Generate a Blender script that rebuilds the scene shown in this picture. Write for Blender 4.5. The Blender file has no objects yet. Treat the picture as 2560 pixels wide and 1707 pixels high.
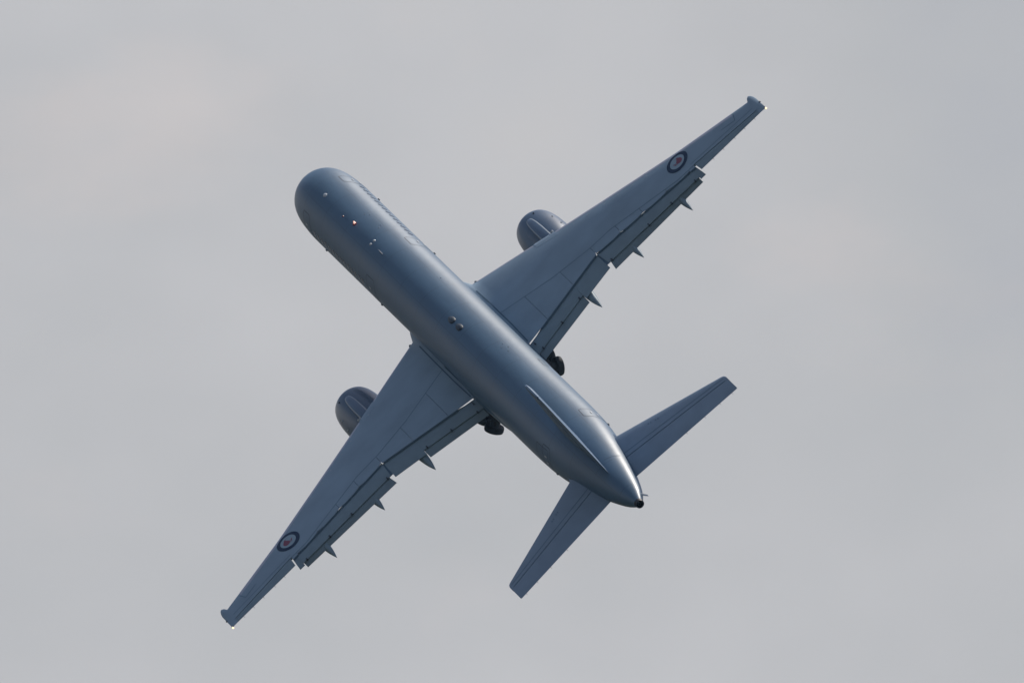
import bpy, bmesh, math, random
import numpy as np
from mathutils import Matrix, Vector

random.seed(4)
SC = bpy.context.scene
COL = SC.collection
R = math.radians

# ------------------------------------------------------------------ camera
ELEV = R(15.0)                       # the photographer looks up this much
cam_d = bpy.data.cameras.new("camera")
cam_d.sensor_width = 36.0
cam_d.lens = 617.35
cam_d.clip_start = 1.0
cam_d.clip_end = 60000.0
cam = bpy.data.objects.new("camera", cam_d)
COL.objects.link(cam)
cR = Vector((1, 0, 0))
cU = Vector((0, -math.sin(ELEV), math.cos(ELEV)))
cB = Vector((0, -math.cos(ELEV), -math.sin(ELEV)))
CAM_LOC = Vector((0, 0, 1.7))
CAM_ROT = Matrix((cR, cU, cB)).transposed()
cam.matrix_world = Matrix.Translation(CAM_LOC) @ CAM_ROT.to_4x4()
SC.camera = cam

# aircraft attitude: columns = aft, starboard, up axes seen in the camera frame
ATT = Matrix(((0.3858424524, 0.7162629784, -0.5814576061),
              (-0.3739204073, 0.6975877092, 0.6111913914),
              (0.8433914458, -0.0184047204, 0.5369842971)))
ATT_W = CAM_ROT @ ATT
REF = Vector((24.5, 0, 0))
REF_W = CAM_LOC + CAM_ROT @ Vector((-1.60598, -0.428509, -900.0))
PLANE_MAT = Matrix.Translation(REF_W) @ ATT_W.to_4x4() @ Matrix.Translation(-REF)

# ------------------------------------------------------------------ sun and sky
SUN_LOCAL = Vector((-0.61, 0.79, 0.03)).normalized()     # towards the sun, aircraft axes
SUN_W = (ATT_W @ SUN_LOCAL).normalized()
sun_el = math.asin(SUN_W.z)
sun_az = math.atan2(SUN_W.x, SUN_W.y)
sun_d = bpy.data.lights.new("sun", 'SUN')
sun_d.energy = 3.7
sun_d.angle = R(0.55)
sun_d.color = (1.0, 0.93, 0.84)
sun = bpy.data.objects.new("sun", sun_d)
COL.objects.link(sun)
sun.rotation_euler = SUN_W.to_track_quat('Z', 'Y').to_euler()

world = bpy.data.worlds.new("World")
SC.world = world
world.use_nodes = True
nt = world.node_tree
nt.nodes.clear()


def N(t, kind, **kw):
    n = t.nodes.new(kind)
    for k, v in kw.items():
        setattr(n, k, v)
    return n


def L(t, a, b):
    t.links.new(a, b)


STR = 0.1
w_out = N(nt, 'ShaderNodeOutputWorld')
w_bg = N(nt, 'ShaderNodeBackground')
w_bg.inputs['Strength'].default_value = STR
w_sky = N(nt, 'ShaderNodeTexSky', sky_type='NISHITA', sun_disc=False)
w_sky.sun_elevation = sun_el
w_sky.sun_rotation = sun_az
w_sky.dust_density = 2.0
w_tc = N(nt, 'ShaderNodeTexCoord')
# thin cloud in the haze, stretched along the horizon
w_map = N(nt, 'ShaderNodeMapping')
w_map.inputs['Scale'].default_value = (10.0, 10.0, 14.0)
w_map.inputs['Location'].default_value = (-28.5726, -38.2625, 51.8696)
L(nt, w_tc.outputs['Generated'], w_map.inputs['Vector'])
w_n1 = N(nt, 'ShaderNodeTexNoise')
w_n1.inputs['Scale'].default_value = 1.0
w_n1.inputs['Detail'].default_value = 5.0
w_n1.inputs['Roughness'].default_value = 0.56
L(nt, w_map.outputs['Vector'], w_n1.inputs['Vector'])
w_r1 = N(nt, 'ShaderNodeValToRGB')
els = w_r1.color_ramp.elements
els[0].position, els[0].color = 0.40, (4.66, 4.76, 5.02, 1)
els[1].position, els[1].color = 0.61, (5.62, 5.54, 5.60, 1)
for p_, c_ in ((0.45, (4.94, 5.00, 5.14)), (0.50, (5.18, 5.20, 5.34)), (0.555, (5.46, 5.46, 5.60))):
    e = els.new(p_)
    e.color = (*c_, 1)
L(nt, w_n1.outputs['Fac'], w_r1.inputs['Fac'])
# haze is thick and white low down, thin (blue sky) overhead
w_sep = N(nt, 'ShaderNodeSeparateXYZ')
L(nt, w_tc.outputs['Generated'], w_sep.inputs[0])
w_mr = N(nt, 'ShaderNodeMapRange', interpolation_type='SMOOTHSTEP')
w_mr.inputs['From Min'].default_value = 0.28
w_mr.inputs['From Max'].default_value = 0.50
w_mr.inputs['To Min'].default_value = 0.96
w_mr.inputs['To Max'].default_value = 0.08
L(nt, w_sep.outputs['Z'], w_mr.inputs['Value'])
w_mix = N(nt, 'ShaderNodeMixRGB')
L(nt, w_mr.outputs['Result'], w_mix.inputs['Fac'])
L(nt, w_sky.outputs['Color'], w_mix.inputs['Color1'])
# a few warmer wisps
w_map2 = N(nt, 'ShaderNodeMapping')
w_map2.inputs['Scale'].default_value = (32.0, 32.0, 51.2)
w_map2.inputs['Location'].default_value = (-51.8233, -28.9150, -56.7229)
L(nt, w_tc.outputs['Generated'], w_map2.inputs['Vector'])
w_n2 = N(nt, 'ShaderNodeTexNoise')
w_n2.inputs['Scale'].default_value = 1.0
w_n2.inputs['Detail'].default_value = 5.0
w_n2.inputs['Roughness'].default_value = 0.56
L(nt, w_map2.outputs['Vector'], w_n2.inputs['Vector'])
w_wm = N(nt, 'ShaderNodeMapRange', interpolation_type='SMOOTHSTEP')
w_wm.inputs['From Min'].default_value = 0.53
w_wm.inputs['From Max'].default_value = 0.73
L(nt, w_n2.outputs['Fac'], w_wm.inputs['Value'])
w_add = N(nt, 'ShaderNodeVectorMath', operation='MULTIPLY_ADD')
L(nt, w_wm.outputs['Result'], w_add.inputs[0])
w_add.inputs[1].default_value = (0.50, 0.24, 0.10)
L(nt, w_r1.outputs['Color'], w_add.inputs[2])
L(nt, w_add.outputs['Vector'], w_mix.inputs['Color2'])
w_hz = N(nt, 'ShaderNodeMapRange', interpolation_type='SMOOTHSTEP')
w_hz.inputs['From Min'].default_value = 0.02
w_hz.inputs['From Max'].default_value = 0.23
w_hz.inputs['To Min'].default_value = 0.22
w_hz.inputs['To Max'].default_value = 1.0
L(nt, w_sep.outputs['Z'], w_hz.inputs['Value'])
w_sc = N(nt, 'ShaderNodeVectorMath', operation='SCALE')
L(nt, w_mix.outputs['Color'], w_sc.inputs[0])
L(nt, w_hz.outputs['Result'], w_sc.inputs['Scale'])
L(nt, w_sc.outputs['Vector'], w_bg.inputs['Color'])
L(nt, w_bg.outputs['Background'], w_out.inputs['Surface'])

SC.view_settings.view_transform = 'Standard'
SC.view_settings.look = 'None'
SC.view_settings.exposure = 0.0
SC.view_settings.gamma = 1.0
SC.view_settings.use_curve_mapping = False


# ------------------------------------------------------------------ materials
def paint(name, col, rough=0.42, metal=0.0, var=0.06, scale=1.2, lines=None, coat=0.0, coat_rough=0.12, spec=0.5, stretch=(1, 1, 1), ripple=0.0):
    m = bpy.data.materials.new(name)
    m.use_nodes = True
    t = m.node_tree
    b = t.nodes['Principled BSDF']
    b.inputs['Roughness'].default_value = rough
    b.inputs['Metallic'].default_value = metal
    b.inputs['Specular IOR Level'].default_value = spec
    b.inputs['Coat Weight'].default_value = coat
    b.inputs['Coat Roughness'].default_value = coat_rough
    tc = N(t, 'ShaderNodeTexCoord')
    mp = N(t, 'ShaderNodeMapping')
    mp.inputs['Scale'].default_value = stretch
    L(t, tc.outputs['Object'], mp.inputs['Vector'])
    no = N(t, 'ShaderNodeTexNoise')
    no.inputs['Scale'].default_value = scale
    no.inputs['Detail'].default_value = 5.0
    L(t, mp.outputs['Vector'], no.inputs['Vector'])
    mr = N(t, 'ShaderNodeMapRange')
    mr.inputs['From Min'].default_value = 0.3
    mr.inputs['From Max'].default_value = 0.7
    mr.inputs['To Min'].default_value = 1 - var
    mr.inputs['To Max'].default_value = 1 + var
    L(t, no.outputs['Fac'], mr.inputs['Value'])
    mul = N(t, 'ShaderNodeVectorMath', operation='SCALE')
    mul.inputs[0].default_value = col
    L(t, mr.outputs['Result'], mul.inputs['Scale'])
    out = mul.outputs['Vector']
    rr = N(t, 'ShaderNodeMapRange')
    rr.inputs['From Min'].default_value = 0.3
    rr.inputs['From Max'].default_value = 0.7
    rr.inputs['To Min'].default_value = rough * 0.94
    rr.inputs['To Max'].default_value = rough * 1.06
    L(t, no.outputs['Fac'], rr.inputs['Value'])
    L(t, rr.outputs['Result'], b.inputs['Roughness'])
    if ripple:                         # skin panels are never quite flat between frames
        rn = N(t, 'ShaderNodeTexNoise')
        rn.inputs['Scale'].default_value = 1.9
        rn.inputs['Detail'].default_value = 2.0
        L(t, tc.outputs['Object'], rn.inputs['Vector'])
        bp = N(t, 'ShaderNodeBump')
        bp.inputs['Strength'].default_value = 1.0
        bp.inputs['Distance'].default_value = ripple
        L(t, rn.outputs['Fac'], bp.inputs['Height'])
        L(t, bp.outputs['Normal'], b.inputs['Normal'])
    if lines:                          # thin skin joints across the body: (spacing, width, darkness)
        sp, wd, dk = lines
        sx = N(t, 'ShaderNodeSeparateXYZ')
        L(t, tc.outputs['Object'], sx.inputs[0])
        pp = N(t, 'ShaderNodeMath', operation='PINGPONG')
        pp.inputs[1].default_value = sp
        L(t, sx.outputs['X'], pp.inputs[0])
        lt = N(t, 'ShaderNodeMath', operation='LESS_THAN')
        lt.inputs[1].default_value = wd
        L(t, pp.outputs[0], lt.inputs[0])
        at = N(t, 'ShaderNodeMath', operation='ARCTAN2')
        L(t, sx.outputs['Y'], at.inputs[0])
        L(t, sx.outputs['Z'], at.inputs[1])
        ad = N(t, 'ShaderNodeMath', operation='ADD')
        ad.inputs[1].default_value = 0.27
        L(t, at.outputs[0], ad.inputs[0])
        p2 = N(t, 'ShaderNodeMath', operation='PINGPONG')
        p2.inputs[1].default_value = 0.42
        L(t, ad.outputs[0], p2.inputs[0])
        l2 = N(t, 'ShaderNodeMath', operation='LESS_THAN')
        l2.inputs[1].default_value = 0.006
        L(t, p2.outputs[0], l2.inputs[0])
        mx = N(t, 'ShaderNodeMath', operation='MAXIMUM')
        L(t, lt.outputs[0], mx.inputs[0])
        L(t, l2.outputs[0], mx.inputs[1])
        m2 = N(t, 'ShaderNodeMath', operation='MULTIPLY_ADD')
        m2.inputs[1].default_value = -dk
        m2.inputs[2].default_value = 1.0
        L(t, mx.outputs[0], m2.inputs[0])
        s2 = N(t, 'ShaderNodeVectorMath', operation='SCALE')
        L(t, out, s2.inputs[0])
        L(t, m2.outputs[0], s2.inputs['Scale'])
        out = s2.outputs['Vector']
    L(t, out, b.inputs['Base Color'])
    return m


def glow(name, col, strength):
    m = bpy.data.materials.new(name)
    m.use_nodes = True
    b = m.node_tree.nodes['Principled BSDF']
    b.inputs['Base Color'].default_value = (*col, 1)
    b.inputs['Emission Color'].default_value = (*col, 1)
    b.inputs['Emission Strength'].default_value = strength
    b.inputs['Roughness'].default_value = 0.2
    return m


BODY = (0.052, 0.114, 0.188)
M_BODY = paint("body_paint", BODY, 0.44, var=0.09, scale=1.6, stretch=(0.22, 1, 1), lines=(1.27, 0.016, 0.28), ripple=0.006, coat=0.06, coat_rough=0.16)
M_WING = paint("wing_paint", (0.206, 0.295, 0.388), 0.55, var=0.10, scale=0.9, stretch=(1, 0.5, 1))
M_FLAP = paint("flap_paint", (0.166, 0.238, 0.296), 0.55, var=0.08, scale=1.4)
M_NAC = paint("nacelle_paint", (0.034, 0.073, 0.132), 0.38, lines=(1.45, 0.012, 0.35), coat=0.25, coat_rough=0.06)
M_TAIL = paint("tail_paint", (0.185, 0.255, 0.345), 0.52, var=0.07)
M_FIN = paint("fin_paint", (0.11, 0.18, 0.28), 0.55, var=0.07, spec=0.3)
M_METAL = paint("leading_edge_metal", (0.40, 0.42, 0.48), 0.42, metal=0.5)
M_SEAM_SHADE = paint("seam_and_shade", (0.080, 0.132, 0.190), 0.7, spec=0.1)  # tone of real seams and of the painted shade in the flap slots
M_WSEAM = paint("wing_joint_paint", (0.125, 0.185, 0.250), 0.6, spec=0.2)
M_STENCIL = paint("stencil_paint", (0.11, 0.165, 0.24), 0.55)
M_DARK = paint("gear_bay_dark", (0.022, 0.032, 0.048), 0.7)
M_TYRE = paint("tyre_rubber", (0.018, 0.024, 0.034), 0.75)
M_STEEL = paint("gear_steel", (0.035, 0.042, 0.055), 0.45)
M_HUB = paint("wheel_hub_metal", (0.05, 0.055, 0.065), 0.5, metal=0.3)
M_RBLUE = paint("roundel_blue", (0.012, 0.030, 0.075), 0.6, spec=0.2)
M_RWHITE = paint("roundel_white", (0.25, 0.35, 0.43), 0.5)
M_RRED = paint("roundel_red", (0.20, 0.035, 0.07), 0.5)
M_GLASS = paint("window_glass", (0.022, 0.045, 0.070), 0.22, spec=0.5)
M_DSEAM = paint("door_seal_rubber", (0.036, 0.050, 0.075), 0.6, spec=0.2)
M_SCOOP = paint("scoop_paint", (0.030, 0.045, 0.065), 0.5, spec=0.3)
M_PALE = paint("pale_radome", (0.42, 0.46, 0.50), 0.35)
M_FIT = paint("fitting_paint", (0.22, 0.27, 0.33), 0.4)
M_EDGE = paint("pylon_edge_paint", (0.20, 0.25, 0.30), 0.4)
M_RED = paint("beacon_red", (0.30, 0.02, 0.02), 0.12)
M_APU = paint("exhaust_dark", (0.012, 0.013, 0.022), 0.6)
M_LIGHT = glow("tail_light_lens", (1.0, 0.70, 0.34), 2.2)
M_BEACON = glow("beacon_lamp", (1.0, 0.60, 0.48), 0.9)


# ------------------------------------------------------------------ mesh helpers
class MB:
    def __init__(s):
        s.v, s.f, s.m = [], [], []

    def add(s, verts, faces, mi=0):
        o = len(s.v)
        s.v += [tuple(p) for p in verts]
        s.f += [tuple(i + o for i in q) for q in faces]
        s.m += [mi] * len(faces)

    def grid(s, rows, mi=0, close_u=False, close_v=False):
        """rows: list of equally long point lists"""
        n, k = len(rows), len(rows[0])
        f = []
        for i in range(n if close_u else n - 1):
            for j in range(k if close_v else k - 1):
                a, b = i * k + j, i * k + (j + 1) % k
                c, d = ((i + 1) % n) * k + (j + 1) % k, ((i + 1) % n) * k + j
                f.append((a, b, c, d))
        s.add([p for r in rows for p in r], f, mi)

    def loft(s, rows, mi=0, cap0=True, cap1=True):
        """rows of closed loops, optionally capped"""
        s.grid(rows, mi, close_v=True)
        k = len(rows[0])
        if cap0:
            s.add(rows[0], [tuple(range(k))[::-1]], mi)
        if cap1:
            s.add(rows[-1], [tuple(range(k))], mi)

    def tube(s, a, b, r0, r1=None, n=14, mi=0):
        r1 = r0 if r1 is None else r1
        a, b = Vector(a), Vector(b)
        q = (b - a).to_track_quat('Z', 'Y')
        rows = []
        for p, r in ((a, r0), (b, r1)):
            rows.append([p + q @ Vector((r * math.cos(2 * math.pi * i / n), r * math.sin(2 * math.pi * i / n), 0)) for i in range(n)])
        s.loft(rows, mi)

    def lathe(s, prof, centre, n=56, mi=0, axis='X', cap=False):
        rows = []
        for x, r in prof:
            row = []
            for i in range(n):
                t = 2 * math.pi * i / n
                if axis == 'X':
                    row.append((centre[0] + x, centre[1] + r * math.sin(t), centre[2] + r * math.cos(t)))
                elif axis == 'Y':
                    row.append((centre[0] + r * math.sin(t), centre[1] + x, centre[2] + r * math.cos(t)))
                else:
                    row.append((centre[0] + r * math.sin(t), centre[1] + r * math.cos(t), centre[2] + x))
            rows.append(row)
        s.loft(rows, mi, cap, cap)

    def box(s, lo, hi, mi=0):
        x0, y0, z0 = lo
        x1, y1, z1 = hi
        s.add([(x0, y0, z0), (x1, y0, z0), (x1, y1, z0), (x0, y1, z0), (x0, y0, z1), (x1, y0, z1), (x1, y1, z1), (x0, y1, z1)],
              [(0, 3, 2, 1), (4, 5, 6, 7), (0, 1, 5, 4), (1, 2, 6, 5), (2, 3, 7, 6), (3, 0, 4, 7)], mi)

    def rotate(s, pivot, axis, ang):
        mt = Matrix.Translation(pivot) @ Matrix.Rotation(ang, 4, axis) @ Matrix.Translation(-Vector(pivot))
        s.v = [tuple(mt @ Vector(p)) for p in s.v]
        return s

    def build(s, name, mats, parent, side=1, smooth=38, fix=True):
        me = bpy.data.meshes.new(name)
        v = s.v if side > 0 else [(x, -y, z) for x, y, z in s.v]
        f = s.f if side > 0 else [tuple(reversed(q)) for q in s.f]
        me.from_pydata([tuple(map(float, p)) for p in v], [], f)
        if not isinstance(mats, (list, tuple)):
            mats = [mats]
        for mm in mats:
            me.materials.append(mm)
        me.polygons.foreach_set('material_index', s.m)
        bm = bmesh.new()
        bm.from_mesh(me)
        bmesh.ops.remove_doubles(bm, verts=bm.verts, dist=0.0004)
        if fix:
            bmesh.ops.recalc_face_normals(bm, faces=bm.faces)
        bm.to_mesh(me)
        bm.free()
        if smooth:
            me.shade_smooth()
            me.set_sharp_from_angle(angle=R(smooth))
        o = bpy.data.objects.new(name, me)
        COL.objects.link(o)
        o.parent = parent
        return o


def pchip(xs, ys):
    xs, ys = np.array(xs, float), np.array(ys, float)
    h = np.diff(xs)
    d = np.diff(ys) / h
    m = np.zeros_like(ys)
    m[0], m[-1] = d[0], d[-1]
    for i in range(1, len(xs) - 1):
        if d[i - 1] * d[i] > 0:
            w1, w2 = 2 * h[i] + h[i - 1], h[i] + 2 * h[i - 1]
            m[i] = (w1 + w2) / (w1 / d[i - 1] + w2 / d[i])

    def f(x):
        x = min(max(x, xs[0]), xs[-1])
        i = min(max(int(np.searchsorted(xs, x)) - 1, 0), len(h) - 1)
        t = (x - xs[i]) / h[i]
        return float((1 + 2 * t) * (1 - t) ** 2 * ys[i] + t * (1 - t) ** 2 * h[i] * m[i] + t * t * (3 - 2 * t) * ys[i + 1] + t * t * (t - 1) * h[i] * m[i + 1])
    return f


def lin(*pts):
    xs, ys = zip(*pts)
    return lambda x: float(np.interp(x, xs, ys) if xs[0] <= x <= xs[-1] else
                           (ys[0] + (x - xs[0]) * (ys[1] - ys[0]) / (xs[1] - xs[0]) if x < xs[0] else
                            ys[-1] + (x - xs[-1]) * (ys[-1] - ys[-2]) / (xs[-1] - xs[-2])))


# ------------------------------------------------------------------ ground (below, out of frame; it is what the skin mirrors)
def make_ground():
    mb = MB()
    rings = [0, 60, 150, 400, 1000, 2500, 3400]
    rows = [[(r * math.cos(2 * math.pi * i / 72), r * math.sin(2 * math.pi * i / 72), 0.0) for i in range(72)] for r in rings[1:]]
    mb.grid(rows, close_v=True)
    mb.add(rows[0], [tuple(range(72))])
    m = bpy.data.materials.new("dry_airfield_grass")
    m.use_nodes = True
    t = m.node_tree
    b = t.nodes['Principled BSDF']
    b.inputs['Roughness'].default_value = 0.95
    b.inputs['Specular IOR Level'].default_value = 0.1
    tc = N(t, 'ShaderNodeTexCoord')
    n1 = N(t, 'ShaderNodeTexNoise')
    n1.inputs['Scale'].default_value = 0.006
    n1.inputs['Detail'].default_value = 8.0
    L(t, tc.outputs['Object'], n1.inputs['Vector'])
    rp = N(t, 'ShaderNodeValToRGB')
    rp.color_ramp.elements[0].position = 0.35
    rp.color_ramp.elements[0].color = (0.030, 0.036, 0.020, 1)
    rp.color_ramp.elements[1].position = 0.68
    rp.color_ramp.elements[1].color = (0.066, 0.060, 0.046, 1)
    L(t, n1.outputs['Fac'], rp.inputs['Fac'])
    L(t, rp.outputs['Color'], b.inputs['Base Color'])
    o = mb.build("ground", m, None, smooth=0)
    o['kind'] = 'structure'
    return o


make_ground()

# ------------------------------------------------------------------ the aircraft
plane = bpy.data.objects.new("jet_airliner", None)
COL.objects.link(plane)
plane.matrix_world = PLANE_MAT
plane['label'] = "blue-grey twin-engine military jet airliner banking across the hazy sky with roundels on both wings"
plane['category'] = "airplane"

# fuselage profile: x, top, bottom, half width
FX = [0.0, 0.12, 0.35, 0.8, 1.5, 2.3, 3.2, 4.2, 5.5, 7.0, 20.0, 31.0, 33.0, 35.0, 37.0, 38.6, 40.2, 41.8, 43.2, 44.9, 46.2, 46.9]
FT = [-0.42, -0.22, -0.02, 0.26, 0.68, 1.18, 1.63, 1.90, 2.01, 2.03, 2.03, 2.03, 2.03, 2.03, 2.02, 2.01, 1.99, 1.94, 1.87, 1.73, 1.56, 1.43]
FB = [-0.42, -0.62, -0.85, -1.14, -1.45, -1.68, -1.84, -1.94, -1.98, -1.98, -1.98, -1.98, -1.94, -1.80, -1.55, -1.28, -0.95, -0.58, -0.22, 0.24, 0.66, 0.94]
FW = [0.0, 0.27, 0.52, 0.86, 1.20, 1.48, 1.69, 1.81, 1.87, 1.88, 1.88, 1.88, 1.88, 1.88, 1.85, 1.78, 1.63, 1.40, 1.17, 0.84, 0.52, 0.25]
f_t, f_b, f_w = pchip(FX, FT), pchip(FX, FB), pchip(FX, FW)


def fus(x, phi, off=0.0):
    zc, h, w = (f_t(x) + f_b(x)) / 2, (f_t(x) - f_b(x)) / 2, f_w(x)
    y, z = w * math.sin(phi), zc + h * math.cos(phi)
    if off:
        n = Vector((0, math.sin(phi) / max(w, 1e-3), math.cos(phi) / max(h, 1e-3))).normalized()
        y += n.y * off
        z += n.z * off
    return (x, y, z)


NSEG = 72
xs = [0.0, 0.03, 0.08, 0.15, 0.25, 0.4, 0.6, 0.8, 1.05] + list(np.arange(1.3, 7.01, 0.3)) + list(np.arange(8, 31, 1.0)) + list(np.arange(31, 46.5, 0.4)) + [46.6, 46.9]
mb = MB()
mb.loft([[fus(x, 2 * math.pi * j / NSEG) for j in range(NSEG)] for x in xs], cap0=False, cap1=False)
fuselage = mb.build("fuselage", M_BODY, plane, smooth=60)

# auxiliary power unit exhaust at the very tail
mb = MB()
r0 = [fus(46.9, 2 * math.pi * j / 32, 0.004) for j in range(32)]
r1 = [(47.10, y * 0.86, (z - 1.19) * 0.88 + 1.19) for x, y, z in r0]
r2 = [(47.10, y * 0.76, (z - 1.19) * 0.78 + 1.19) for x, y, z in r0]
r3 = [(46.6, y * 0.7, (z - 1.19) * 0.72 + 1.19) for x, y, z in r0]
mb.grid([r0, r1, r2, r3], close_v=True)
mb.add(r3, [tuple(range(32))])
mb.build("exhaust_pipe", M_APU, fuselage)
# drain mast standing off the side of the tail cone
mb = MB()
mb.loft([[(46.40, 0.38, 1.17), (46.62, 0.36, 1.20), (46.40, 0.38, 1.23), (46.30, 0.39, 1.20)],
         [(47.02, 0.60, 1.185), (47.14, 0.59, 1.20), (47.02, 0.60, 1.215), (46.96, 0.605, 1.20)]])
mb.build("drain_mast", M_PALE, fuselage)


def fus_patch(mb, x0, x1, p0, p1, off, nx=4, npn=8, mi=0):
    mb.grid([[fus(x0 + (x1 - x0) * i / nx, p0 + (p1 - p0) * j / npn, off) for j in range(npn + 1)] for i in range(nx + 1)], mi)


def fus_ribbon(mb, pts, w, off, mi=0):
    """pts = (x, phi); ribbon of width w on the skin"""
    P = [Vector(fus(x, p, off)) for x, p in pts]
    a, b = [], []
    for i, p in enumerate(P):
        d = (P[min(i + 1, len(P) - 1)] - P[max(i - 1, 0)]).normalized()
        x, ph = pts[i]
        n = (Vector(fus(x, ph, off + 0.1)) - Vector(fus(x, ph, off))).normalized()
        s = n.cross(d).normalized() * (w / 2)
        a.append(p + s)
        b.append(p - s)
    mb.grid([a, b], mi)


# cabin doors, both sides: pale outline, sill and handle
for side in (1, -1):
    for (x0, x1, p0, p1) in ((5.05, 5.95, R(42), R(104)), (13.75, 14.85, R(46), R(104)), (37.35, 38.3, R(42), R(100))):
        mb = MB()
        fus_patch(mb, x0 + 0.02, x1 - 0.02, p0 + 0.01, p1 - 0.01, 0.003, 10, 24)
        door = mb.build("door", M_BODY, fuselage, side, smooth=60, fix=False)
        mb = MB()
        c = 0.10
        loop = [(x0 + c, p0), (x1 - c, p0), (x1, p0 + c), (x1, (p0 + p1) / 2), (x1, p1), (x0, p1), (x0, (p0 + p1) / 2), (x0, p0 + c), (x0 + c, p0)]
        dense = []
        for (a, b), (c2, d) in zip(loop[:-1], loop[1:]):
            dense += [(a + (c2 - a) * k / 6, b + (d - b) * k / 6) for k in range(6)]
        dense.append(loop[-1])
        fus_ribbon(mb, dense, 0.032, 0.008)
        mb.build("door_seal", M_DSEAM, fuselage, side, smooth=60, fix=False)
        for nm, q, dx in (("door_handle", 0.50, 0.40), ("door_placard", 0.30, 0.30)):
            pm = p0 + (p1 - p0) * q
            mb = MB()
            mb.grid([[fus(x0 + dx + 0.26 * i / 2, pm + 0.05 * j / 2, 0.03) for j in range(3)] for i in range(3)])
            mb.build(nm, M_PALE, fuselage, side, smooth=60, fix=False)
    # small hinge fittings standing proud at the widest point
    for x in (7.3, 14.9, 38.6):
        mb = MB()
        c = fus(x, R(88), 0.0)
        mb.box((c[0] - 0.07, c[1] - 0.03, c[2] - 0.03), (c[0] + 0.07, c[1] + 0.055, c[2] + 0.03))
        mb.build("hinge_fitting", M_STEEL, fuselage, side)

# cabin windows: one mesh, copied along both sides
mb = MB()
ring = []
for k in range(16):
    t = 2 * math.pi * k / 16
    cx, cy = math.cos(t), math.sin(t)
    ring.append((0.125 * math.copysign(abs(cx) ** 0.6, cx), R(4.9) * math.copysign(abs(cy) ** 0.6, cy)))
PW = R(67)
mb.add([fus(10.0 + dx, PW + dp, 0.006) for dx, dp in ring] + [fus(10.0, PW, 0.007)], [(k, (k + 1) % 16, 16) for k in range(16)])
win_proto = {}
for side in (1, -1):
    xsw = np.arange(6.45, 13.5, 0.508)
    for x in xsw:
        if side not in win_proto:
            o = mb.build("cabin_window", M_GLASS, fuselage, side, smooth=0, fix=False)
            win_proto[side] = o
        else:
            o = win_proto[side].copy()
            COL.objects.link(o)
            o.parent = fuselage
        o.location = (x - 10.0, 0, 0)


# antennas and lamps along the crown
def dome(name, x, y, rx, ry, h, mat, base=2.02, n=20, m=7):
    mb = MB()
    zb = base - 0.06
    rows = []
    for i in range(m + 1):
        a = (math.pi / 2) * i / m
        rows.append([(x + rx * math.cos(a) * math.cos(2 * math.pi * j / n), y + ry * math.cos(a) * math.sin(2 * math.pi * j / n), zb + (h + 0.06) * math.sin(a)) for j in range(n)])
    mb.grid(rows, close_v=True)
    return mb.build(name, mat, fuselage)


dome("antenna_radome", 6.40, 0.05, 0.22, 0.14, 0.05, M_PALE)
b_ = dome("beacon_housing", 10.46, 0.05, 0.16, 0.13, 0.11, M_RED)
mb = MB()
for (dx, dy) in ((0.03, 0.06), (-0.04, 0.05), (0.07, 0.01)):
    mb.lathe([(-0.04, 0.01), (-0.02, 0.035), (0.02, 0.04), (0.05, 0.025), (0.065, 0.005)], (10.46 + dx, 0.05 + dy, 2.10), n=12, axis='Z')
mb.build("beacon_lamp", M_BEACON, fuselage)
dome("antenna_button", 9.15, -0.08, 0.09, 0.06, 0.05, M_RED)
dome("antenna_button", 12.98, 0.13, 0.14, 0.09, 0.05, M_PALE)
dome("antenna_button", 12.98, -0.13, 0.14, 0.09, 0.05, M_PALE)
for q in ((19.4, 38), (10.2, 24), (10.4, 30), (11.9, 30), (12.1, 24), (28.3, 30), (28.8, 33), (29.2, 28), (28.6, 24)):
    c = fus(q[0], R(q[1]))
    mb = MB()
    mb.lathe([(-0.03, 0.045), (0.008, 0.04), (0.014, 0.02), (0.015, 0.001)], c, n=12, axis='Z')
    mb.build("skin_fitting", M_FIT, fuselage)
mb = MB()
mb.loft([[(14.0, -0.06, 1.95), (14.35, -0.09, 1.95), (14.55, -0.06, 1.95), (14.35, -0.03, 1.95)],
         [(14.28, -0.06, 2.34), (14.45, -0.075, 2.34), (14.55, -0.06, 2.34), (14.45, -0.045, 2.34)]])
mb.build("blade_antenna", M_PALE, fuselage)
for x in (23.62, 24.62):
    mb = MB()
    rows = []
    for i in range(13):
        t = i / 12
        wd = 0.20 * (math.sin(math.pi * min(1, t * 0.62 + 0.02) ** 0.8)) * (1 if t < 1 else 0.6)
        hh = 0.15 * math.sin(math.pi * min(1, 0.06 + t * 0.62))
        rows.append([(x - 0.40 + 0.80 * t, wd * math.cos(math.pi * j / 10), 1.97 + hh * math.sin(math.pi * j / 10)) for j in range(11)])
    mb.grid(rows)
    mb.add(rows[-1], [tuple(range(11))])
    mb.build("air_scoop", M_SCOOP, fuselage)

# skin panel outline behind the right wing root and left rear hold door
for side, x0, x1, p0, p1 in ((1, 30.4, 31.2, R(62), R(72)), (-1, 36.6, 38.0, R(48), R(74))):
    mb = MB()
    loop = [(x0, p0), (x1, p0), (x1, p1), (x0, p1), (x0, p0)]
    dense = []
    for (a, b), (c2, d) in zip(loop[:-1], loop[1:]):
        dense += [(a + (c2 - a) * k / 6, b + (d - b) * k / 6) for k in range(6)]
    dense.append(loop[-1])
    fus_ribbon(mb, dense, 0.028, 0.006)
    mb.build("access_panel", M_DSEAM, fuselage, side, smooth=60, fix=False)
# tail cone joint
mb = MB()
fus_ribbon(mb, [(42.9, R(a)) for a in range(14, 60, 3)], 0.026, 0.005)
mb.build("tail_cone_joint", M_DSEAM, fuselage, smooth=60, fix=False)

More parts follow.
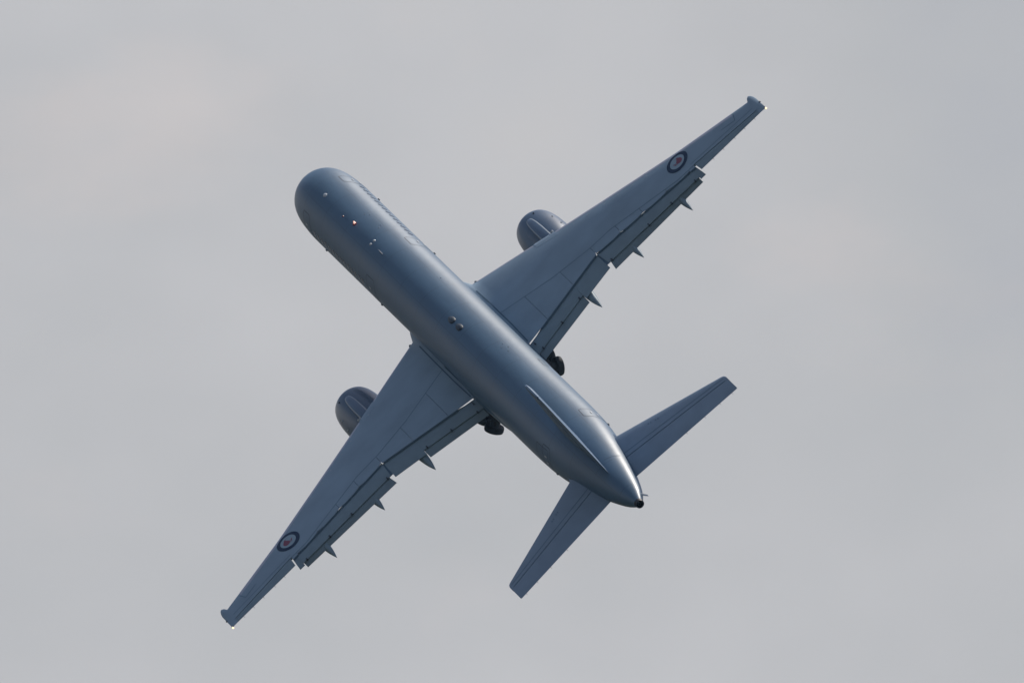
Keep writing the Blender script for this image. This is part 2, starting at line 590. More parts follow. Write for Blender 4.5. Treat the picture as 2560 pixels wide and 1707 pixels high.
# ------------------------------------------------------------------ wing geometry (starboard; port is mirrored)
COT = 1.5697                      # slope used to lay surface marks out on the wing's chord plane


def zc(y):
    return -1.2 + math.tan(R(6.0)) * (y - 1.88)


LE = lin((1.1, 15.2), (1.75, 16.45), (1.95, 16.98), (2.15, 17.70), (4.0, 18.70), (5.42, 19.48), (7.73, 20.75), (9.85, 21.90), (14.38, 24.31), (18.66, 26.29), (19.0, 26.45))
TE = lin((1.1, 26.85), (5.7, 26.05), (7.7, 25.97), (14.45, 27.07), (18.66, 27.79), (19.0, 27.85))
TC = lin((1.1, 0.125), (5.0, 0.115), (7.7, 0.108), (18.7, 0.100))
COVE = lin((1.9, 25.47), (7.62, 24.72), (14.33, 26.47))
SPAR = lin((1.2, 21.0), (2.38, 21.6), (5.28, 23.05), (7.61, 23.90), (9.07, 24.21), (13.24, 26.03), (18.6, 27.15))
HINGE = lin((14.36, 26.21), (18.58, 27.36))


def thick(xi):
    xi = min(max(xi, 0.0), 1.0)
    return 5 * (0.2969 * math.sqrt(xi) - 0.1260 * xi - 0.3516 * xi ** 2 + 0.2843 * xi ** 3 - 0.1036 * xi ** 4)


def sec(x, y):
    le, te = LE(y), TE(y)
    c = te - le
    return (x - le) / c, c * TC(y)


def zu(x, y):
    xi, tc = sec(x, y)
    return zc(y) + tc * thick(xi) * 0.80 + 0.10 * tc * math.sin(math.pi * min(max(xi, 0), 1))


def zl(x, y):
    xi, tc = sec(x, y)
    return zc(y) - tc * thick(xi) * 0.95


def on(xp, y):
    """chord-plane layout position -> x on the upper skin"""
    x = xp
    for _ in range(6):
        x = xp + COT * (zu(x, y) - zc(y))
    return x


def upper(xp, y, off=0.0):
    x = on(xp, y)
    return Vector((x, y, zu(x, y) + off))


def ribbon(mb, pts, w, off=0.005, mi=0, sub=10):
    d2 = []
    for (a, b), (c, d) in zip(pts[:-1], pts[1:]):
        d2 += [(a + (c - a) * k / sub, b + (d - b) * k / sub) for k in range(sub)]
    d2.append(pts[-1])
    P = [upper(a, b, off) for a, b in d2]
    ra, rb = [], []
    for i, p in enumerate(P):
        d = P[min(i + 1, len(P) - 1)] - P[max(i - 1, 0)]
        s = Vector((-d.y, d.x, 0)).normalized() * (w / 2)
        A, B = p + s, p - s
        ra.append((A.x, A.y, zu(A.x, A.y) + off))
        rb.append((B.x, B.y, zu(B.x, B.y) + off))
    mb.grid([ra, rb], mi)


def wing_ys(a, b, n):
    return [a + (b - a) * i / n for i in range(n + 1)]


def plate(mb, xa, xb, ya, yb, t, off, ny=4, nx=6, chamfer=0.0, mi=0):
    """thin panel lying on the upper skin between layout lines xa(y), xb(y)"""
    top, bot = [], []
    for i in range(ny + 1):
        y = ya + (yb - ya) * i / ny
        rt, rb = [], []
        x0, x1 = on(xa(y), y), on(xb(y), y)
        for j in range(nx + 1):
            x = x0 + (x1 - x0) * j / nx
            yy = y
            if chamfer and j == nx and i in (0, ny):
                x -= chamfer
            z = zu(x, yy) + off
            rt.append((x, yy, z))
            rb.append((x, yy, z - t))
        top.append(rt)
        bot.append(rb)
    loops = [a + b[::-1] for a, b in zip(top, bot)]
    mb.loft(loops, mi)


def flap_solid(mb, stations, t_le, t_te, bulge=0.05, nx=8, mi=0):
    """stations: (y_le, xp_le, dz_le, y_te, xp_te, dz_te) in the layout plane; makes a closed wedge"""
    loops = []
    for (y0, a, d0, y1, b, d1) in stations:
        p0 = Vector((a + COT * d0, y0, zc(y0) + d0))
        p1 = Vector((b + COT * d1, y1, zc(y1) + d1))
        up, lo = [], []
        for j in range(nx + 1):
            s = j / nx
            p = p0.lerp(p1, s)
            bz = bulge * math.sin(math.pi * s) * 0.9
            th = t_le * (1 - s) ** 0.8 + t_te
            if j == 0:
                th *= 0.45
                up.append((p.x, p.y, p.z - t_le * 0.22))
                lo.append((p.x, p.y, p.z - t_le * 0.75))
                continue
            up.append((p.x, p.y, p.z + bz))
            lo.append((p.x, p.y, p.z + bz - th))
        loops.append(up + lo[::-1])
    mb.loft(loops, mi)


def canoe(mb, x0, x1, y, z0, z1, w, h, bend=0.62, n=26, k=18):
    """flap track fairing: tapered spindle that droops behind its bend"""
    rows = []
    for i in range(n + 1):
        s = i / n
        r = max(0.012, (math.sin(math.pi * s ** 0.85)) ** 0.62 if s < 0.6 else (math.sin(math.pi * 0.6 ** 0.85) ** 0.62) * (1 - ((s - 0.6) / 0.4) ** 2.0))
        zz = z0 + (z1 - z0) * max(0, (s - bend) / (1 - bend)) ** 1.0
        rows.append([(x0 + (x1 - x0) * s, y + w / 2 * r * math.cos(2 * math.pi * j / k), zz + h / 2 * r * math.sin(2 * math.pi * j / k)) for j in range(k)])
    mb.loft(rows)


def make_wing(side):
    # torsion box with rounded nose
    mb = MB()
    ys = [1.1, 1.75, 1.85, 1.95, 2.05, 2.15, 2.6] + wing_ys(3.0, 18.66, 34)
    loops = []
    NX = 22
    for y in ys:
        le = LE(y)
        xr = on(SPAR(y), y) if y < 14.4 else on(HINGE(y), y) - 0.015
        up, lo = [], []
        for j in range(NX + 1):
            s = (1 - math.cos(math.pi / 2 * j / NX)) if j < NX else 1.0
            x = le + (xr - le) * s
            up.append((x, y, zu(x, y)))
            if j:
                lo.append((x, y, zl(x, y)))
        loops.append(up + lo[::-1])
    mb.loft(loops)
    # seams: rear spar joint, chordwise joints
    ribbon(mb, [(SPAR(y), y) for y in (2.1, 3.8, 5.28, 7.61, 9.07, 11.2, 13.24, 14.3)], 0.045, 0.006, 1)
    ribbon(mb, [(26.30 - 0.33 + 0.235 * (y - 14.3), y) for y in (14.3, 16.4, 18.5)], 0.035, 0.005, 1)
    wing = mb.build("wing", [M_WING, M_WSEAM], plane, side, smooth=40)

    # fixed lower skin behind the spar
    mb = MB()
    rows_t, rows_b = [], []
    for y in wing_ys(1.9, 14.3, 12):
        x0 = on(SPAR(y), y) - 0.05
        x1 = x0 + max(0.15, (on(COVE(y), y) - x0 - 1.1))
        rows_t.append([(x0, y, zl(x0, y) + 0.03), (x1, y, zl(x1, y) + 0.03)])
        rows_b.append([(x1, y, zl(x1, y)), (x0, y, zl(x0, y))])
    mb.loft([a + b for a, b in zip(rows_t, rows_b)])
    mb.build("lower_skin", M_WING, wing, side)

    # spoiler panels between spar and flap slot
    cuts = [1.90, 3.55, 5.72, 7.67, 9.35, 10.84, 12.47, 13.99, 14.37]
    for k, (a, b) in enumerate(zip(cuts[:-1], cuts[1:])):
        mb = MB()
        g = 0.009
        root_gap = (lambda y: COVE(y) - 0.055 * max(0.0, 1 - (y - 1.9) / 1.2)) if k == 0 else COVE
        plate(mb, lambda y: SPAR(y) + 0.012, root_gap, a + g, b - g, 0.022, 0.0, ny=8 if k == 0 else 4, chamfer=0.07 if k in (3, 4, 5, 6) else 0.0)
        mb.build("spoiler" if 1 <= k <= 6 else "shroud_panel", M_WING, wing, side, smooth=30)

    # inboard flap: main element (long at the outer end) and aft element
    def lip(y):                     # height of the flap nose under the slot lip
        x = on(COVE(y), y)
        return zu(x, y) - zc(y) - 0.05
    mb = MB()
    st = []
    for y in wing_ys(1.95, 5.69, 6):
        te = 26.69 + (26.21 - 26.69) * (y - 2.0) / 3.69 + 0.10
        st.append((y, COVE(y) + (0.03 if y < 2.6 else -0.10), lip(y) - 0.03, y + 0.03 * (y < 2.2), te, -0.20))
    flap_solid(mb, st, 0.24, 0.05)
    st = []
    for y in wing_ys(5.695, 7.62, 4):
        te = 26.76 + (26.56 - 26.76) * (y - 5.7) / 1.95
        st.append((y, COVE(y) - 0.10, lip(y) - 0.03, y + 0.05 * (y > 7.6), te, -0.25))
    flap_solid(mb, st, 0.24, 0.02)
    mb.build("inboard_flap", M_FLAP, wing, side, smooth=40)
    mb = MB()
    st = []
    for y in wing_ys(2.02, 5.68, 6):
        s = (y - 2.0) / 3.69
        st.append((y, 26.69 - 0.48 * s, -0.22, y, 27.63 - 0.39 * s, -0.50))
    flap_solid(mb, st, 0.12, 0.012, 0.03)
    mb.build("inboard_aft_flap", M_FLAP, wing, side, smooth=40)

    # outboard flap
    mb = MB()
    st = []
    OLE = lambda y: COVE(y)
    OVT = lin((7.9, 26.13), (12.47, 26.99), (14.11, 27.30))
    for i in range(9):
        s = i / 8
        y0 = 7.68 + (14.14 - 7.68) * s
        y1 = 7.80 + (14.13 - 7.80) * s
        st.append((y0, OLE(y0) - 0.08, lip(y0) - 0.03, y1, OVT(y1) + 0.08, -0.16))
    flap_solid(mb, st, 0.20, 0.04)
    st = [(14.13, OLE(14.13) - 0.08, lip(14.13) - 0.03, 14.135, 27.64, -0.24), (14.37, 26.40, lip(14.37) - 0.03, 14.47, 27.69, -0.24)]
    flap_solid(mb, st, 0.20, 0.015)
    mb.build("outboard_flap", M_FLAP, wing, side, smooth=40)
    mb = MB()
    st = []
    for i in range(8):
        s = i / 7
        y0 = 7.93 + (14.10 - 7.93) * s
        y1 = 7.83 + (14.10 - 7.83) * s
        st.append((y0, OVT(y0), -0.19, y1, 27.08 + (27.97 - 27.08) * (y1 - 7.83) / 6.27, -0.46))
    flap_solid(mb, st, 0.10, 0.012, 0.03)
    mb.build("outboard_aft_flap", M_FLAP, wing, side, smooth=40)
    # hinge brackets seen as dark dots on the flap joints
    for (x, y, d) in ((26.70, 2.35, -0.16), (26.47, 3.95, -0.16), (26.24, 5.45, -0.16), (26.16, 8.02, -0.13), (26.66, 10.6, -0.13), (26.98, 12.2, -0.13), (27.30, 13.85, -0.13),
                      (25.80, 2.2, 0.10)):
        mb = MB()
        z = zc(y) + d
        xx = x + COT * d
        mb.box((xx - 0.075, y - 0.04, z - 0.06), (xx + 0.075, y + 0.04, z + 0.03))
        mb.build("hinge_bracket", M_DARK, wing, side)
    # dark strips painting the shade under the slot lip and between the two flaps
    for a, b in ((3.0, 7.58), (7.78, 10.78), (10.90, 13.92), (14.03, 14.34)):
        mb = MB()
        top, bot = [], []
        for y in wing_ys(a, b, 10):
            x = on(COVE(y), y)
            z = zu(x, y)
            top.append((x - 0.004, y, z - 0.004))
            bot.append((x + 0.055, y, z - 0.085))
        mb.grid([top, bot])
        mb.build("slot_shade_strip", M_SEAM_SHADE, wing, side, smooth=0, fix=False)
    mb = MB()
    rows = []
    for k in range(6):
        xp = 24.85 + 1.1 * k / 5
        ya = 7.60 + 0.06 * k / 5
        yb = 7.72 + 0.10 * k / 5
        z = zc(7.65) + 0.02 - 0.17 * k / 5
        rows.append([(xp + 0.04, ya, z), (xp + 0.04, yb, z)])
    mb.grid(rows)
    mb.build("flap_gap_shade", M_SEAM_SHADE, wing, side, smooth=0, fix=False)  # dark sheet standing for the shade in the flap gap
    # root joint between wing skin and body, its shadow line painted in
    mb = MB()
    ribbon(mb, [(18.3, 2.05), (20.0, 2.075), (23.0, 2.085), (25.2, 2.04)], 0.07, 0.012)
    mb.build("root_joint_shade", M_SEAM_SHADE, wing, side, smooth=0, fix=False)

    # aileron
    mb = MB()
    st = []
    for i in range(6):
        s = i / 5
        y = 14.45 + (18.60 - 14.45) * s
        xh = on(HINGE(y), y)
        d = zu(xh, y) - zc(y)
        st.append((y, HINGE(y) + 0.02, d, y + 0.05 * (i == 0), TE(y), 0.0))
    flap_solid(mb, st, 0.10, 0.012, 0.004)
    mb.build("aileron", M_FLAP, wing, side, smooth=40)

    # drooped leading edge slats: bright nose, painted top
    for (a, b) in ((2.42, 5.72), (7.05, 9.6), (9.63, 12.3), (12.33, 15.0), (15.03, 17.55)):
        mb = MB()
        rows = []
        for y in wing_ys(a, b, 6):
            le, te = LE(y), TE(y)
            ch = 0.34
            row = []
            for s in (0.22, 0.12, 0.06, 0.03):
                x = le + ch * s
                row.append((x, y, zl(x, y) - 0.006))
            for s in (0.008, 0.0):
                x = le + ch * s
                row.append((x - 0.006, y, zl(x, y) - 0.002 if s else zc(y)))
            for s in (0.008, 0.03, 0.07, 0.14, 0.25, 0.4, 0.6, 0.8, 1.0):
                x = le + ch * s
                row.append((x - (0.006 if s < 0.02 else 0), y, zu(x, y) + 0.004))
            rows.append(row)
        k = len(rows[0])
        f, mi = [], []
        verts = [p for r in rows for p in r]
        for i in range(len(rows) - 1):
            for j in range(k - 1):
                mb.add([rows[i][j], rows[i][j + 1], rows[i + 1][j + 1], rows[i + 1][j]], [(0, 1, 2, 3)], 1 if 2 <= j <= 13 else 0)
        mb.build("slat", [M_WING, M_METAL], wing, side, smooth=60)
    # slat trailing joint
    mb = MB()
    ribbon(mb, [(LE(y) + 0.72, y) for y in (16.6, 17.45)] + [(25.98, 17.62)], 0.03, 0.010)
    mb.build("slat_joint", M_SEAM_SHADE, wing, side, smooth=0, fix=False)

    # pylon leading edge block, slightly ahead of the slats
    mb = MB()
    loops = []
    for y in wing_ys(5.80, 6.98, 5):
        le = LE(y) - 0.12
        up, lo = [], []
        for s in (0, 0.01, 0.03, 0.07, 0.13, 0.22, 0.35, 0.5):
            x = le + 1.7 * s
            dz = 0.005 + (0.03 * min(1, s / 0.03) * (1 - s / 0.5))
            z = zu(max(x, LE(y)), y) + dz if s else zc(y)
            up.append((x, y, z))
            if s:
                lo.append((x, y, zl(max(x, LE(y)), y) - 0.03))
        loops.append(up + lo[::-1])
    mb.loft(loops)
    mb.build("strut_leading_edge", M_WING, wing, side, smooth=50)

    # wing root glove lamp housing
    mb = MB()
    mb.lathe([(-0.12, 0.01), (-0.09, 0.05), (-0.02, 0.08), (0.12, 0.10), (0.35, 0.08)], (17.72, 2.36, zc(2.36)), n=18)
    mb.build("landing_light", M_STEEL, wing, side)

    # wing tip cap: fixed, so it stands ahead of the drooped slat
    mb = MB()
    loops = []
    for (y, a, b, sc) in ((18.58, 26.24, 27.79, 1.05), (18.68, 26.00, 27.81, 1.03), (18.80, 25.90, 27.84, 0.95), (18.90, 26.00, 27.87, 0.78), (18.98, 26.24, 27.90, 0.45), (19.02, 26.5, 27.92, 0.12)):
        up, lo = [], []
        for j in range(13):
            s = 1 - math.cos(math.pi / 2 * j / 12)
            x = a + (b - a) * s
            t = (b - a) * 0.10 * thick(s) * sc
            up.append((x, y, zc(y) + t * 0.9))
            if 0 < j < 12:
                lo.append((x, y, zc(y) - t * 0.9))
        loops.append(up + lo[::-1])
    mb.loft(loops)
    mb.build("wing_tip", M_WING, wing, side, smooth=50)
    mb = MB()
    mb.lathe([(-0.06, 0.02), (-0.04, 0.038), (0.015, 0.045), (0.045, 0.034), (0.06, 0.01)], (27.93, 19.0, zc(19.0)), n=14)
    mb.build("tail_light", M_LIGHT, wing, side)
    mb = MB()
    mb.box((27.08, 18.96, zc(19)), (27.16, 19.06, zc(19) + 0.04))
    mb.build("tip_bracket", M_STEEL, wing, side)
    # static wicks
    for y in (15.3, 16.0, 16.8, 17.5, 18.2):
        mb = MB()
        x = TE(y)
        mb.tube((x - 0.02, y, zc(y)), (x + 0.20, y, zc(y)), 0.012, 0.006, n=6)
        mb.build("static_wick", M_DARK, wing, side)

    # flap track fairings hanging under the trailing edge
    for (y, xp, w, h, ln) in ((5.95, 28.46, 0.58, 0.66, 4.6), (9.25, 28.38, 0.50, 0.60, 3.9), (12.70, 28.99, 0.48, 0.56, 3.7)):
        dz = -0.72
        xt = xp + COT * dz
        mb = MB()
        canoe(mb, xt - ln, xt, y, zl(xt - ln * 0.6, y) - 0.27, zc(y) + dz - 0.03, w, h)
        mb.build("flap_track_fairing", M_FLAP, wing, side, smooth=60)

    # small light fittings along the slat tops
    for y in (6.4, 8.0, 8.8, 9.8, 10.6, 11.5, 12.3, 13.1):
        mb = MB()
        p = upper(LE(y) + 0.30, y, 0.0)
        mb.lathe([(-0.01, 0.035), (0.012, 0.030), (0.018, 0.01), (0.0181, 0.001)], p, n=10, axis='Z')
        mb.build("slat_fastener", M_PALE, wing, side)

    # roundel: blue ring, white disc, red kiwi facing forward
    cx, cy = on(24.87, 13.91), 13.91

    def disc(r, off, shape=None, n=64):
        m2 = MB()
        pts = shape or [(r * math.cos(2 * math.pi * k / n), r * math.sin(2 * math.pi * k / n)) for k in range(n)]
        q = len(pts)
        gx, gy = sum(p[0] for p in pts) / q, sum(p[1] for p in pts) / q
        rows = []
        for s in (0.02, 0.35, 0.7, 1.0):
            row = []
            for (a, b) in pts:
                x, y = cx + gx + (a - gx) * s, cy + gy + (b - gy) * s
                row.append((x, y, zu(x, y) + off))
            rows.append(row)
        m2.grid(rows, close_v=True)
        m2.add(rows[0], [tuple(range(q))])
        return m2
    rd = disc(0.685, 0.014).build("roundel", M_RBLUE, plane, side, smooth=60, fix=False)
    disc(0.465, 0.020).build("roundel_disc", M_RWHITE, rd, side, smooth=60, fix=False)
    # kiwi outline, u = towards the tail, v = outboard (its back)
    body = [(-0.16, 0.00), (-0.13, 0.07), (-0.06, 0.13), (0.03, 0.17), (0.12, 0.165), (0.19, 0.12), (0.225, 0.05), (0.215, -0.03), (0.17, -0.09), (0.10, -0.125), (0.03, -0.125), (-0.03, -0.09), (-0.08, -0.045), (-0.12, -0.03)]
    K = 1.3
    body = [(a * K - 0.02, b * K + 0.09) for a, b in body]
    m2 = disc(0, 0.026, body)
    head = [(-0.20, 0.045), (-0.15, 0.08), (-0.10, 0.05), (-0.12, -0.01), (-0.17, -0.02)]
    h2 = disc(0, 0.028, [(a * K - 0.02, b * K + 0.08) for a, b in head])
    m2.add(h2.v, h2.f)
    for shape in ([(-0.22, 0.10), (-0.195, 0.07), (-0.27, -0.09)],
                  [(0.06, -0.05), (0.10, -0.05), (0.06, -0.21), (-0.03, -0.225), (-0.03, -0.20), (0.03, -0.19)],
                  [(0.15, -0.03), (0.19, -0.03), (0.16, -0.17), (0.07, -0.185), (0.07, -0.16), (0.13, -0.155)]):
        h2 = disc(0, 0.0265, [(a * 1.15 - 0.01, b * 1.2) for a, b in shape])
        m2.add(h2.v, h2.f)
    m2.build("kiwi_emblem", M_RRED, rd, side, smooth=0, fix=False)

    # -------- engine under this wing
    EX, EY, EZ = 15.75, 6.55, -2.62
    prof = [(1.9, 0.02), (1.9, 0.86), (1.0, 0.88), (0.35, 0.90), (0.08, 0.95), (0.0, 1.02), (0.03, 1.08), (0.12, 1.13), (0.32, 1.185), (0.65, 1.235), (1.1, 1.28), (1.7, 1.305),
            (2.4, 1.305), (3.2, 1.27), (4.0, 1.18), (4.7, 1.07), (5.2, 0.98), (5.2, 0.93), (4.4, 0.92)]
    mb = MB()
    mb.lathe(prof[6:], (EX, EY, EZ), n=64)
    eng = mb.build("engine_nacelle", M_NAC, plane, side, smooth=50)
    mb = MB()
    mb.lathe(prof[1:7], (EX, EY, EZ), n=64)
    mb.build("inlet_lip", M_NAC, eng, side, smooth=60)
    mb = MB()
    mb.lathe([(0.75, 0.01), (0.9, 0.12), (1.2, 0.24), (1.6, 0.32)], (EX, EY, EZ), n=28, mi=1)
    for k in range(22):
        t = 2 * math.pi * k / 22
        c, s_ = math.cos(t), math.sin(t)
        c2, s2 = math.cos(t + 0.2), math.sin(t + 0.2)
        mb.add([(EX + 1.45, EY + 0.28 * s_, EZ + 0.28 * c), (EX + 1.35, EY + 0.86 * s_, EZ + 0.86 * c), (EX + 1.65, EY + 0.86 * s2, EZ + 0.86 * c2), (EX + 1.65, EY + 0.28 * s2, EZ + 0.28 * c2)], [(0, 1, 2, 3)])
    mb.build("fan", [M_STEEL, M_PALE], eng, side, smooth=40, fix=False)
    mb = MB()
    mb.lathe([(4.3, 0.80), (5.2, 0.74), (6.0, 0.60), (6.4, 0.52), (6.4, 0.47), (5.9, 0.46)], (EX, EY, EZ), n=36)
    mb.lathe([(5.9, 0.40), (6.4, 0.32), (6.9, 0.16), (7.1, 0.01)], (EX, EY, EZ), n=28)
    mb.build("exhaust_nozzle", M_STEEL, eng, side, smooth=50)
    # pylon: long rounded spine from the nacelle crown back under the wing
    mb = MB()
    rows = []
    for (dx, hw, top) in ((0.72, 0.02, 1.20), (0.78, 0.12, 1.25), (0.95, 0.20, 1.33), (1.3, 0.275, 1.41), (1.8, 0.32, 1.49), (2.6, 0.35, 1.60), (3.6, 0.36, 1.70), (4.6, 0.36, 1.76), (6.0, 0.33, 1.70), (7.6, 0.24, 1.45), (9.0, 0.05, 1.25)):
        zb = EZ + (0.95 if dx < 4.8 else 0.75)
        zt = EZ + top
        x = EX + dx
        if dx > 4.2:
            zt = min(zt, zl(x, EY) + 0.05)
        zb = min(zb, zt - 0.1)
        rr = min(0.085, hw * 0.7)
        prof2 = [(-hw - 0.05, zb), (-hw - 0.02, zb + (zt - zb) * 0.5), (-hw, zt - rr), (-hw + rr * 0.3, zt - rr * 0.35), (-hw + rr, zt), (0, zt + 0.01), (hw - rr, zt), (hw - rr * 0.3, zt - rr * 0.35), (hw, zt - rr), (hw + 0.02, zb + (zt - zb) * 0.5), (hw + 0.05, zb)]
        rows.append([(x, EY + a * 0.82, b) for a, b in prof2])
    mb.loft(rows)
    for i in range(len(rows) - 1):
        for j in (3, 6):
            mb.m[i * 11 + j] = 1
    mb.build("pylon", [M_NAC, M_EDGE], eng, side, smooth=70)
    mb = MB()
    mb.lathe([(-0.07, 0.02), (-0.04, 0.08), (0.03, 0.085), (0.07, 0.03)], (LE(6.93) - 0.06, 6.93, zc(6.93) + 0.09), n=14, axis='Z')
    mb.build("strut_glint", M_PALE, eng, side)  # pale bead added to stand for a sun glint at the pylon joint
    for (dx, ph) in ((0.55, 22), (1.5, 52), (2.25, 62), (2.35, 58)):
        r_ = 1.235 if dx < 1 else 1.30
        c = (EX + dx, EY + r_ * math.sin(R(ph)), EZ + r_ * math.cos(R(ph)))
        mb = MB()
        mb.lathe([(-0.03, 0.05), (0.03, 0.045), (0.05, 0.01)], c, n=10, axis='Z')
        mb.build("nacelle_latch", M_STEEL if dx < 1 else M_PALE, eng, side)

    # -------- main landing gear, part way through folding inwards
    PIV = Vector((24.40, 3.52, -1.55))
    ANG = R(-38)

    def g(mb, name, mat, par):
        mb.rotate(PIV, 'X', ANG)
        return mb.build(name, mat, par, side)
    mb = MB()
    mb.tube(PIV + Vector((0, 0, 0.25)), PIV + Vector((0, 0, -1.5)), 0.16, 0.15)
    mb.tube(PIV + Vector((0, 0, -1.45)), PIV + Vector((0, 0, -2.45)), 0.10)
    mb.tube(PIV + Vector((-1.3, 0, 0.1)), PIV + Vector((-0.05, 0, -1.35)), 0.07)
    mb.tube(PIV + Vector((0.12, 0.0, -1.4)), PIV + Vector((0.34, 0, -1.95)), 0.05)
    mb.tube(PIV + Vector((0.34, 0.0, -1.95)), PIV + Vector((0.1, 0, -2.4)), 0.05)
    strut = g(mb, "landing_gear_strut", M_STEEL, plane)
    mb = MB()
    mb.tube(PIV + Vector((-0.62, 0, -2.45)), PIV + Vector((0.62, 0, -2.45)), 0.11)
    for dx in (-0.57, 0.57):
        mb.tube(PIV + Vector((dx, -0.5, -2.45)), PIV + Vector((dx, 0.5, -2.45)), 0.07)
        mb.tube(PIV + Vector((dx, -0.26, -2.45)), PIV + Vector((dx, 0.26, -2.45)), 0.26, n=24)
    g(mb, "bogie_beam", M_STEEL, strut)
    mb = MB()
    mb.box(tuple(PIV + Vector((-0.60, 0.06, -2.15))), tuple(PIV + Vector((0.42, 0.10, -0.05))))
    g(mb, "gear_door", M_DARK, strut)
    for dx in (-0.57, 0.57):
        for dy in (-0.36, 0.36):
            mb = MB()
            mb.lathe([(-0.16, 0.24), (-0.185, 0.32), (-0.19, 0.42), (-0.16, 0.485), (-0.08, 0.515), (0.08, 0.515), (0.16, 0.485), (0.19, 0.42), (0.185, 0.32), (0.16, 0.24)], PIV + Vector((dx, dy, -2.45)), n=36, axis='Y')
            wh = g(mb, "wheel", M_TYRE, strut)
            mb = MB()
            mb.lathe([(-0.17, 0.01), (-0.15, 0.10), (-0.12, 0.24), (0.12, 0.24), (0.15, 0.10), (0.17, 0.01)], PIV + Vector((dx, dy, -2.45)), n=24, axis='Y')
            mb.rotate(PIV, 'X', ANG)
            mb.build("hub", M_HUB, strut, side)
    return wing


for s_ in (1, -1):
    make_wing(s_)

# wing to body fairing along the belly
mb = MB()
rows = []
for x, w, z0, z1 in ((15.0, 1.2, -1.9, -1.6), (16.2, 1.72, -2.12, -1.05), (17.5, 1.97, -2.28, -0.62), (20.0, 2.04, -2.36, -0.42), (24.0, 2.04, -2.36, -0.46), (26.5, 1.99, -2.32, -0.60), (28.5, 1.92, -2.22, -0.8), (30.5, 1.75, -2.1, -1.3), (32.5, 1.2, -1.95, -1.6)):
    row = []
    for j in range(40):
        t = 2 * math.pi * j / 40
        c, s_ = math.cos(t), math.sin(t)
        row.append((x, w * math.copysign(abs(c) ** 0.62, c), (z0 + z1) / 2 + (z1 - z0) / 2 * math.copysign(abs(s_) ** 0.62, s_)))
    rows.append(row)
mb.loft(rows)
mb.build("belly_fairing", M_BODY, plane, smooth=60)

# ------------------------------------------------------------------ tailplane
SLE = lin((0.4, 39.75), (1.67, 40.66), (7.59, 44.66))
STE = lin((0.4, 44.25), (0.92, 44.42), (7.55, 46.32))
SHI = lin((1.22, 42.67), (7.41, 45.03))


def zs(y):
    return 0.87 + math.tan(R(7.0)) * (y - 1.67)


def s_up(x, y):
    c = STE(y) - SLE(y)
    return c * 0.09 * thick((x - SLE(y)) / c)


def make_stab(side):
    def loops_for(xa, xb, ys, nx=14, cosn=True):
        out = []
        for y in ys:
            a, b = xa(y), xb(y)
            up, lo = [], []
            for j in range(nx + 1):
                s = (1 - math.cos(math.pi / 2 * j / nx)) if cosn else j / nx
                x = a + (b - a) * min(s, 1)
                t = s_up(x, y)
                up.append((x, y, zs(y) + t))
                if j:
                    lo.append((x, y, zs(y) - t - 0.003))
            out.append(up + lo[::-1])
        return out
    hx = lambda y: SHI(y) + 0.12
    mb = MB()
    ys = [0.4] + wing_ys(1.0, 7.42, 24)
    lp = loops_for(SLE, hx, ys)
    # rounded tip
    lp += loops_for(lambda y: SLE(y) + 0.10, hx, [7.52])
    lp += loops_for(lambda y: SLE(y) + 0.30, hx, [7.58])
    mb.loft(lp)
    for off in (0.0, -0.40):
        ra, rb = [], []
        for y in wing_ys(1.2, 7.40, 30):
            x = SHI(y) + 0.12 + off * (1 - 0.045 * y) - 0.02
            ra.append((x - 0.017, y, zs(y) + s_up(x - 0.017, y) + 0.009))
            rb.append((x + 0.017, y, zs(y) + s_up(x + 0.017, y) + 0.009))
        mb.grid([ra, rb], 1)
    st = mb.build("horizontal_stabilizer", [M_TAIL, M_SEAM_SHADE], plane, side, smooth=45)
    mb = MB()
    mb.loft(loops_for(lambda y: hx(y) + 0.02, STE, wing_ys(0.62, 7.50, 8), 8, False) + loops_for(lambda y: hx(y) + 0.02, lambda y: STE(y) - 0.05, [7.57], 8, False))
    mb.build("elevator", M_TAIL, st, side, smooth=40)
    # root fillet ahead of the stabilizer
    mb = MB()
    rows = []
    for (x, o, h) in ((39.9, -0.12, 0.02), (40.3, -0.02, 0.06), (40.65, 0.09, 0.12), (41.0, 0.17, 0.15), (41.6, 0.16, 0.14), (42.3, 0.06, 0.08)):
        w = f_w(x)
        rows.append([(x, w - 0.35, 0.80 + 0.06 + h), (x, w + o, 0.80 + 0.06), (x, w - 0.35, 0.80 + 0.02 - h)])
    mb.loft(rows)
    mb.build("root_fillet", M_TAIL, st, side, smooth=60)
    for y in (4.2, 5.4, 6.4, 7.2):
        mb = MB()
        mb.tube((STE(y) - 0.02, y, zs(y)), (STE(y) + 0.18, y, zs(y)), 0.011, 0.006, n=6)
        mb.build("static_wick", M_DARK, st, side)
    # worn stencil patch near the leading edge
    mb = MB()
    for k in range(5):
        y = 3.15 + 0.13 * k
        x = SLE(y) + 0.62
        if k == 2:
            continue
        mb.add([(x + a, y + b, zs(y + b) + s_up(x + a, y + b) + 0.006) for a, b in ((0, 0), (0.14, 0.01), (0.14, 0.085), (0, 0.075))], [(0, 1, 2, 3)])
    mb.build("stencil_mark", M_STENCIL, st, side, smooth=0, fix=False)


for s_ in (1, -1):
    make_stab(s_)

# ------------------------------------------------------------------ fin and rudder
VLE = lin((1.6, 36.9), (2.05, 37.6), (2.6, 38.25), (3.4, 39.15), (9.25, 44.15))
VTE = lin((1.55, 43.95), (9.25, 46.75))
VHI = lambda z: VTE(z) - 0.33 * (VTE(z) - VLE(max(z, 3.4)))
VTC = lin((1.5, 0.066), (9.3, 0.088))


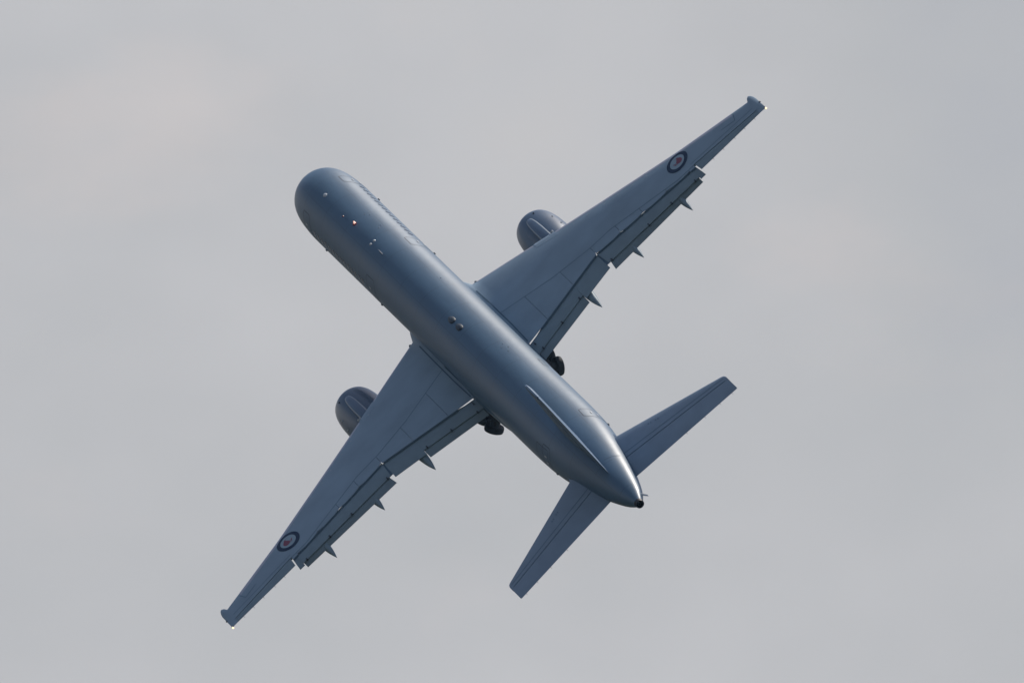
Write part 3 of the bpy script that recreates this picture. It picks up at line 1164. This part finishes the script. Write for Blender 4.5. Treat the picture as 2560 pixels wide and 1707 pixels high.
def v_t(x, z):
    c = VTE(z) - VLE(z)
    return c * VTC(z) * thick((x - VLE(z)) / c) * (1.0 if z > 2.7 else 0.9)


def v_loops(xa, xb, zs_, nx, cosn, k=1.0):
    out = []
    for z in zs_:
        a, b = xa(z), xb(z)
        rr, ll = [], []
        for j in range(nx + 1):
            s = (1 - math.cos(math.pi / 2 * j / nx)) if cosn else j / nx
            x = a + (b - a) * min(s, 1)
            t = v_t(x, z) * k
            rr.append((x, t, z))
            if j:
                ll.append((x, -t - 0.002, z))
        out.append(rr + ll[::-1])
    return out


mb = MB()
lp = v_loops(VLE, VHI, [1.6, 1.85, 2.05, 2.3, 2.6, 3.0, 3.4] + wing_ys(4.0, 9.0, 9), 16, True)
lp += v_loops(lambda z: VLE(9.0) + 0.25, VHI, [9.16], 16, True, 0.8)
lp += v_loops(lambda z: VLE(9.0) + 0.55, VHI, [9.25], 16, True, 0.35)
mb.loft(lp)
fin = mb.build("vertical_fin", M_FIN, plane, smooth=50)
mb = MB()
mb.loft(v_loops(lambda z: VHI(z) + 0.03, VTE, [1.72] + wing_ys(2.2, 8.85, 8), 8, False))
mb.build("rudder", M_FIN, fin, smooth=40)
mb = MB()
mb.loft(v_loops(lambda z: VHI(z) + 0.03, lambda z: VTE(z) + 0.02, [8.88, 9.1], 8, False) + v_loops(lambda z: VHI(z) + 0.03, lambda z: VTE(z) - 0.1, [9.24], 8, False, 0.3))
mb.build("fin_cap", M_FIN, fin, smooth=50)

# ------------------------------------------------------------------ air
mb = MB()
mb.box((-3500, -3500, -1.0), (3500, 3500, 285.0))
hm = bpy.data.materials.new("thin_haze")
hm.use_nodes = True
ht = hm.node_tree
ht.nodes.clear()
ho = N(ht, 'ShaderNodeOutputMaterial')
hv = N(ht, 'ShaderNodeVolumePrincipled')
hv.inputs['Color'].default_value = (0.42, 0.68, 1.0, 1)
hv.inputs['Density'].default_value = 0.000024
hv.inputs['Anisotropy'].default_value = 0.3
L(ht, hv.outputs['Volume'], ho.inputs['Volume'])
hz_o = mb.build("haze", hm, None, smooth=0)
hz_o['kind'] = 'stuff'
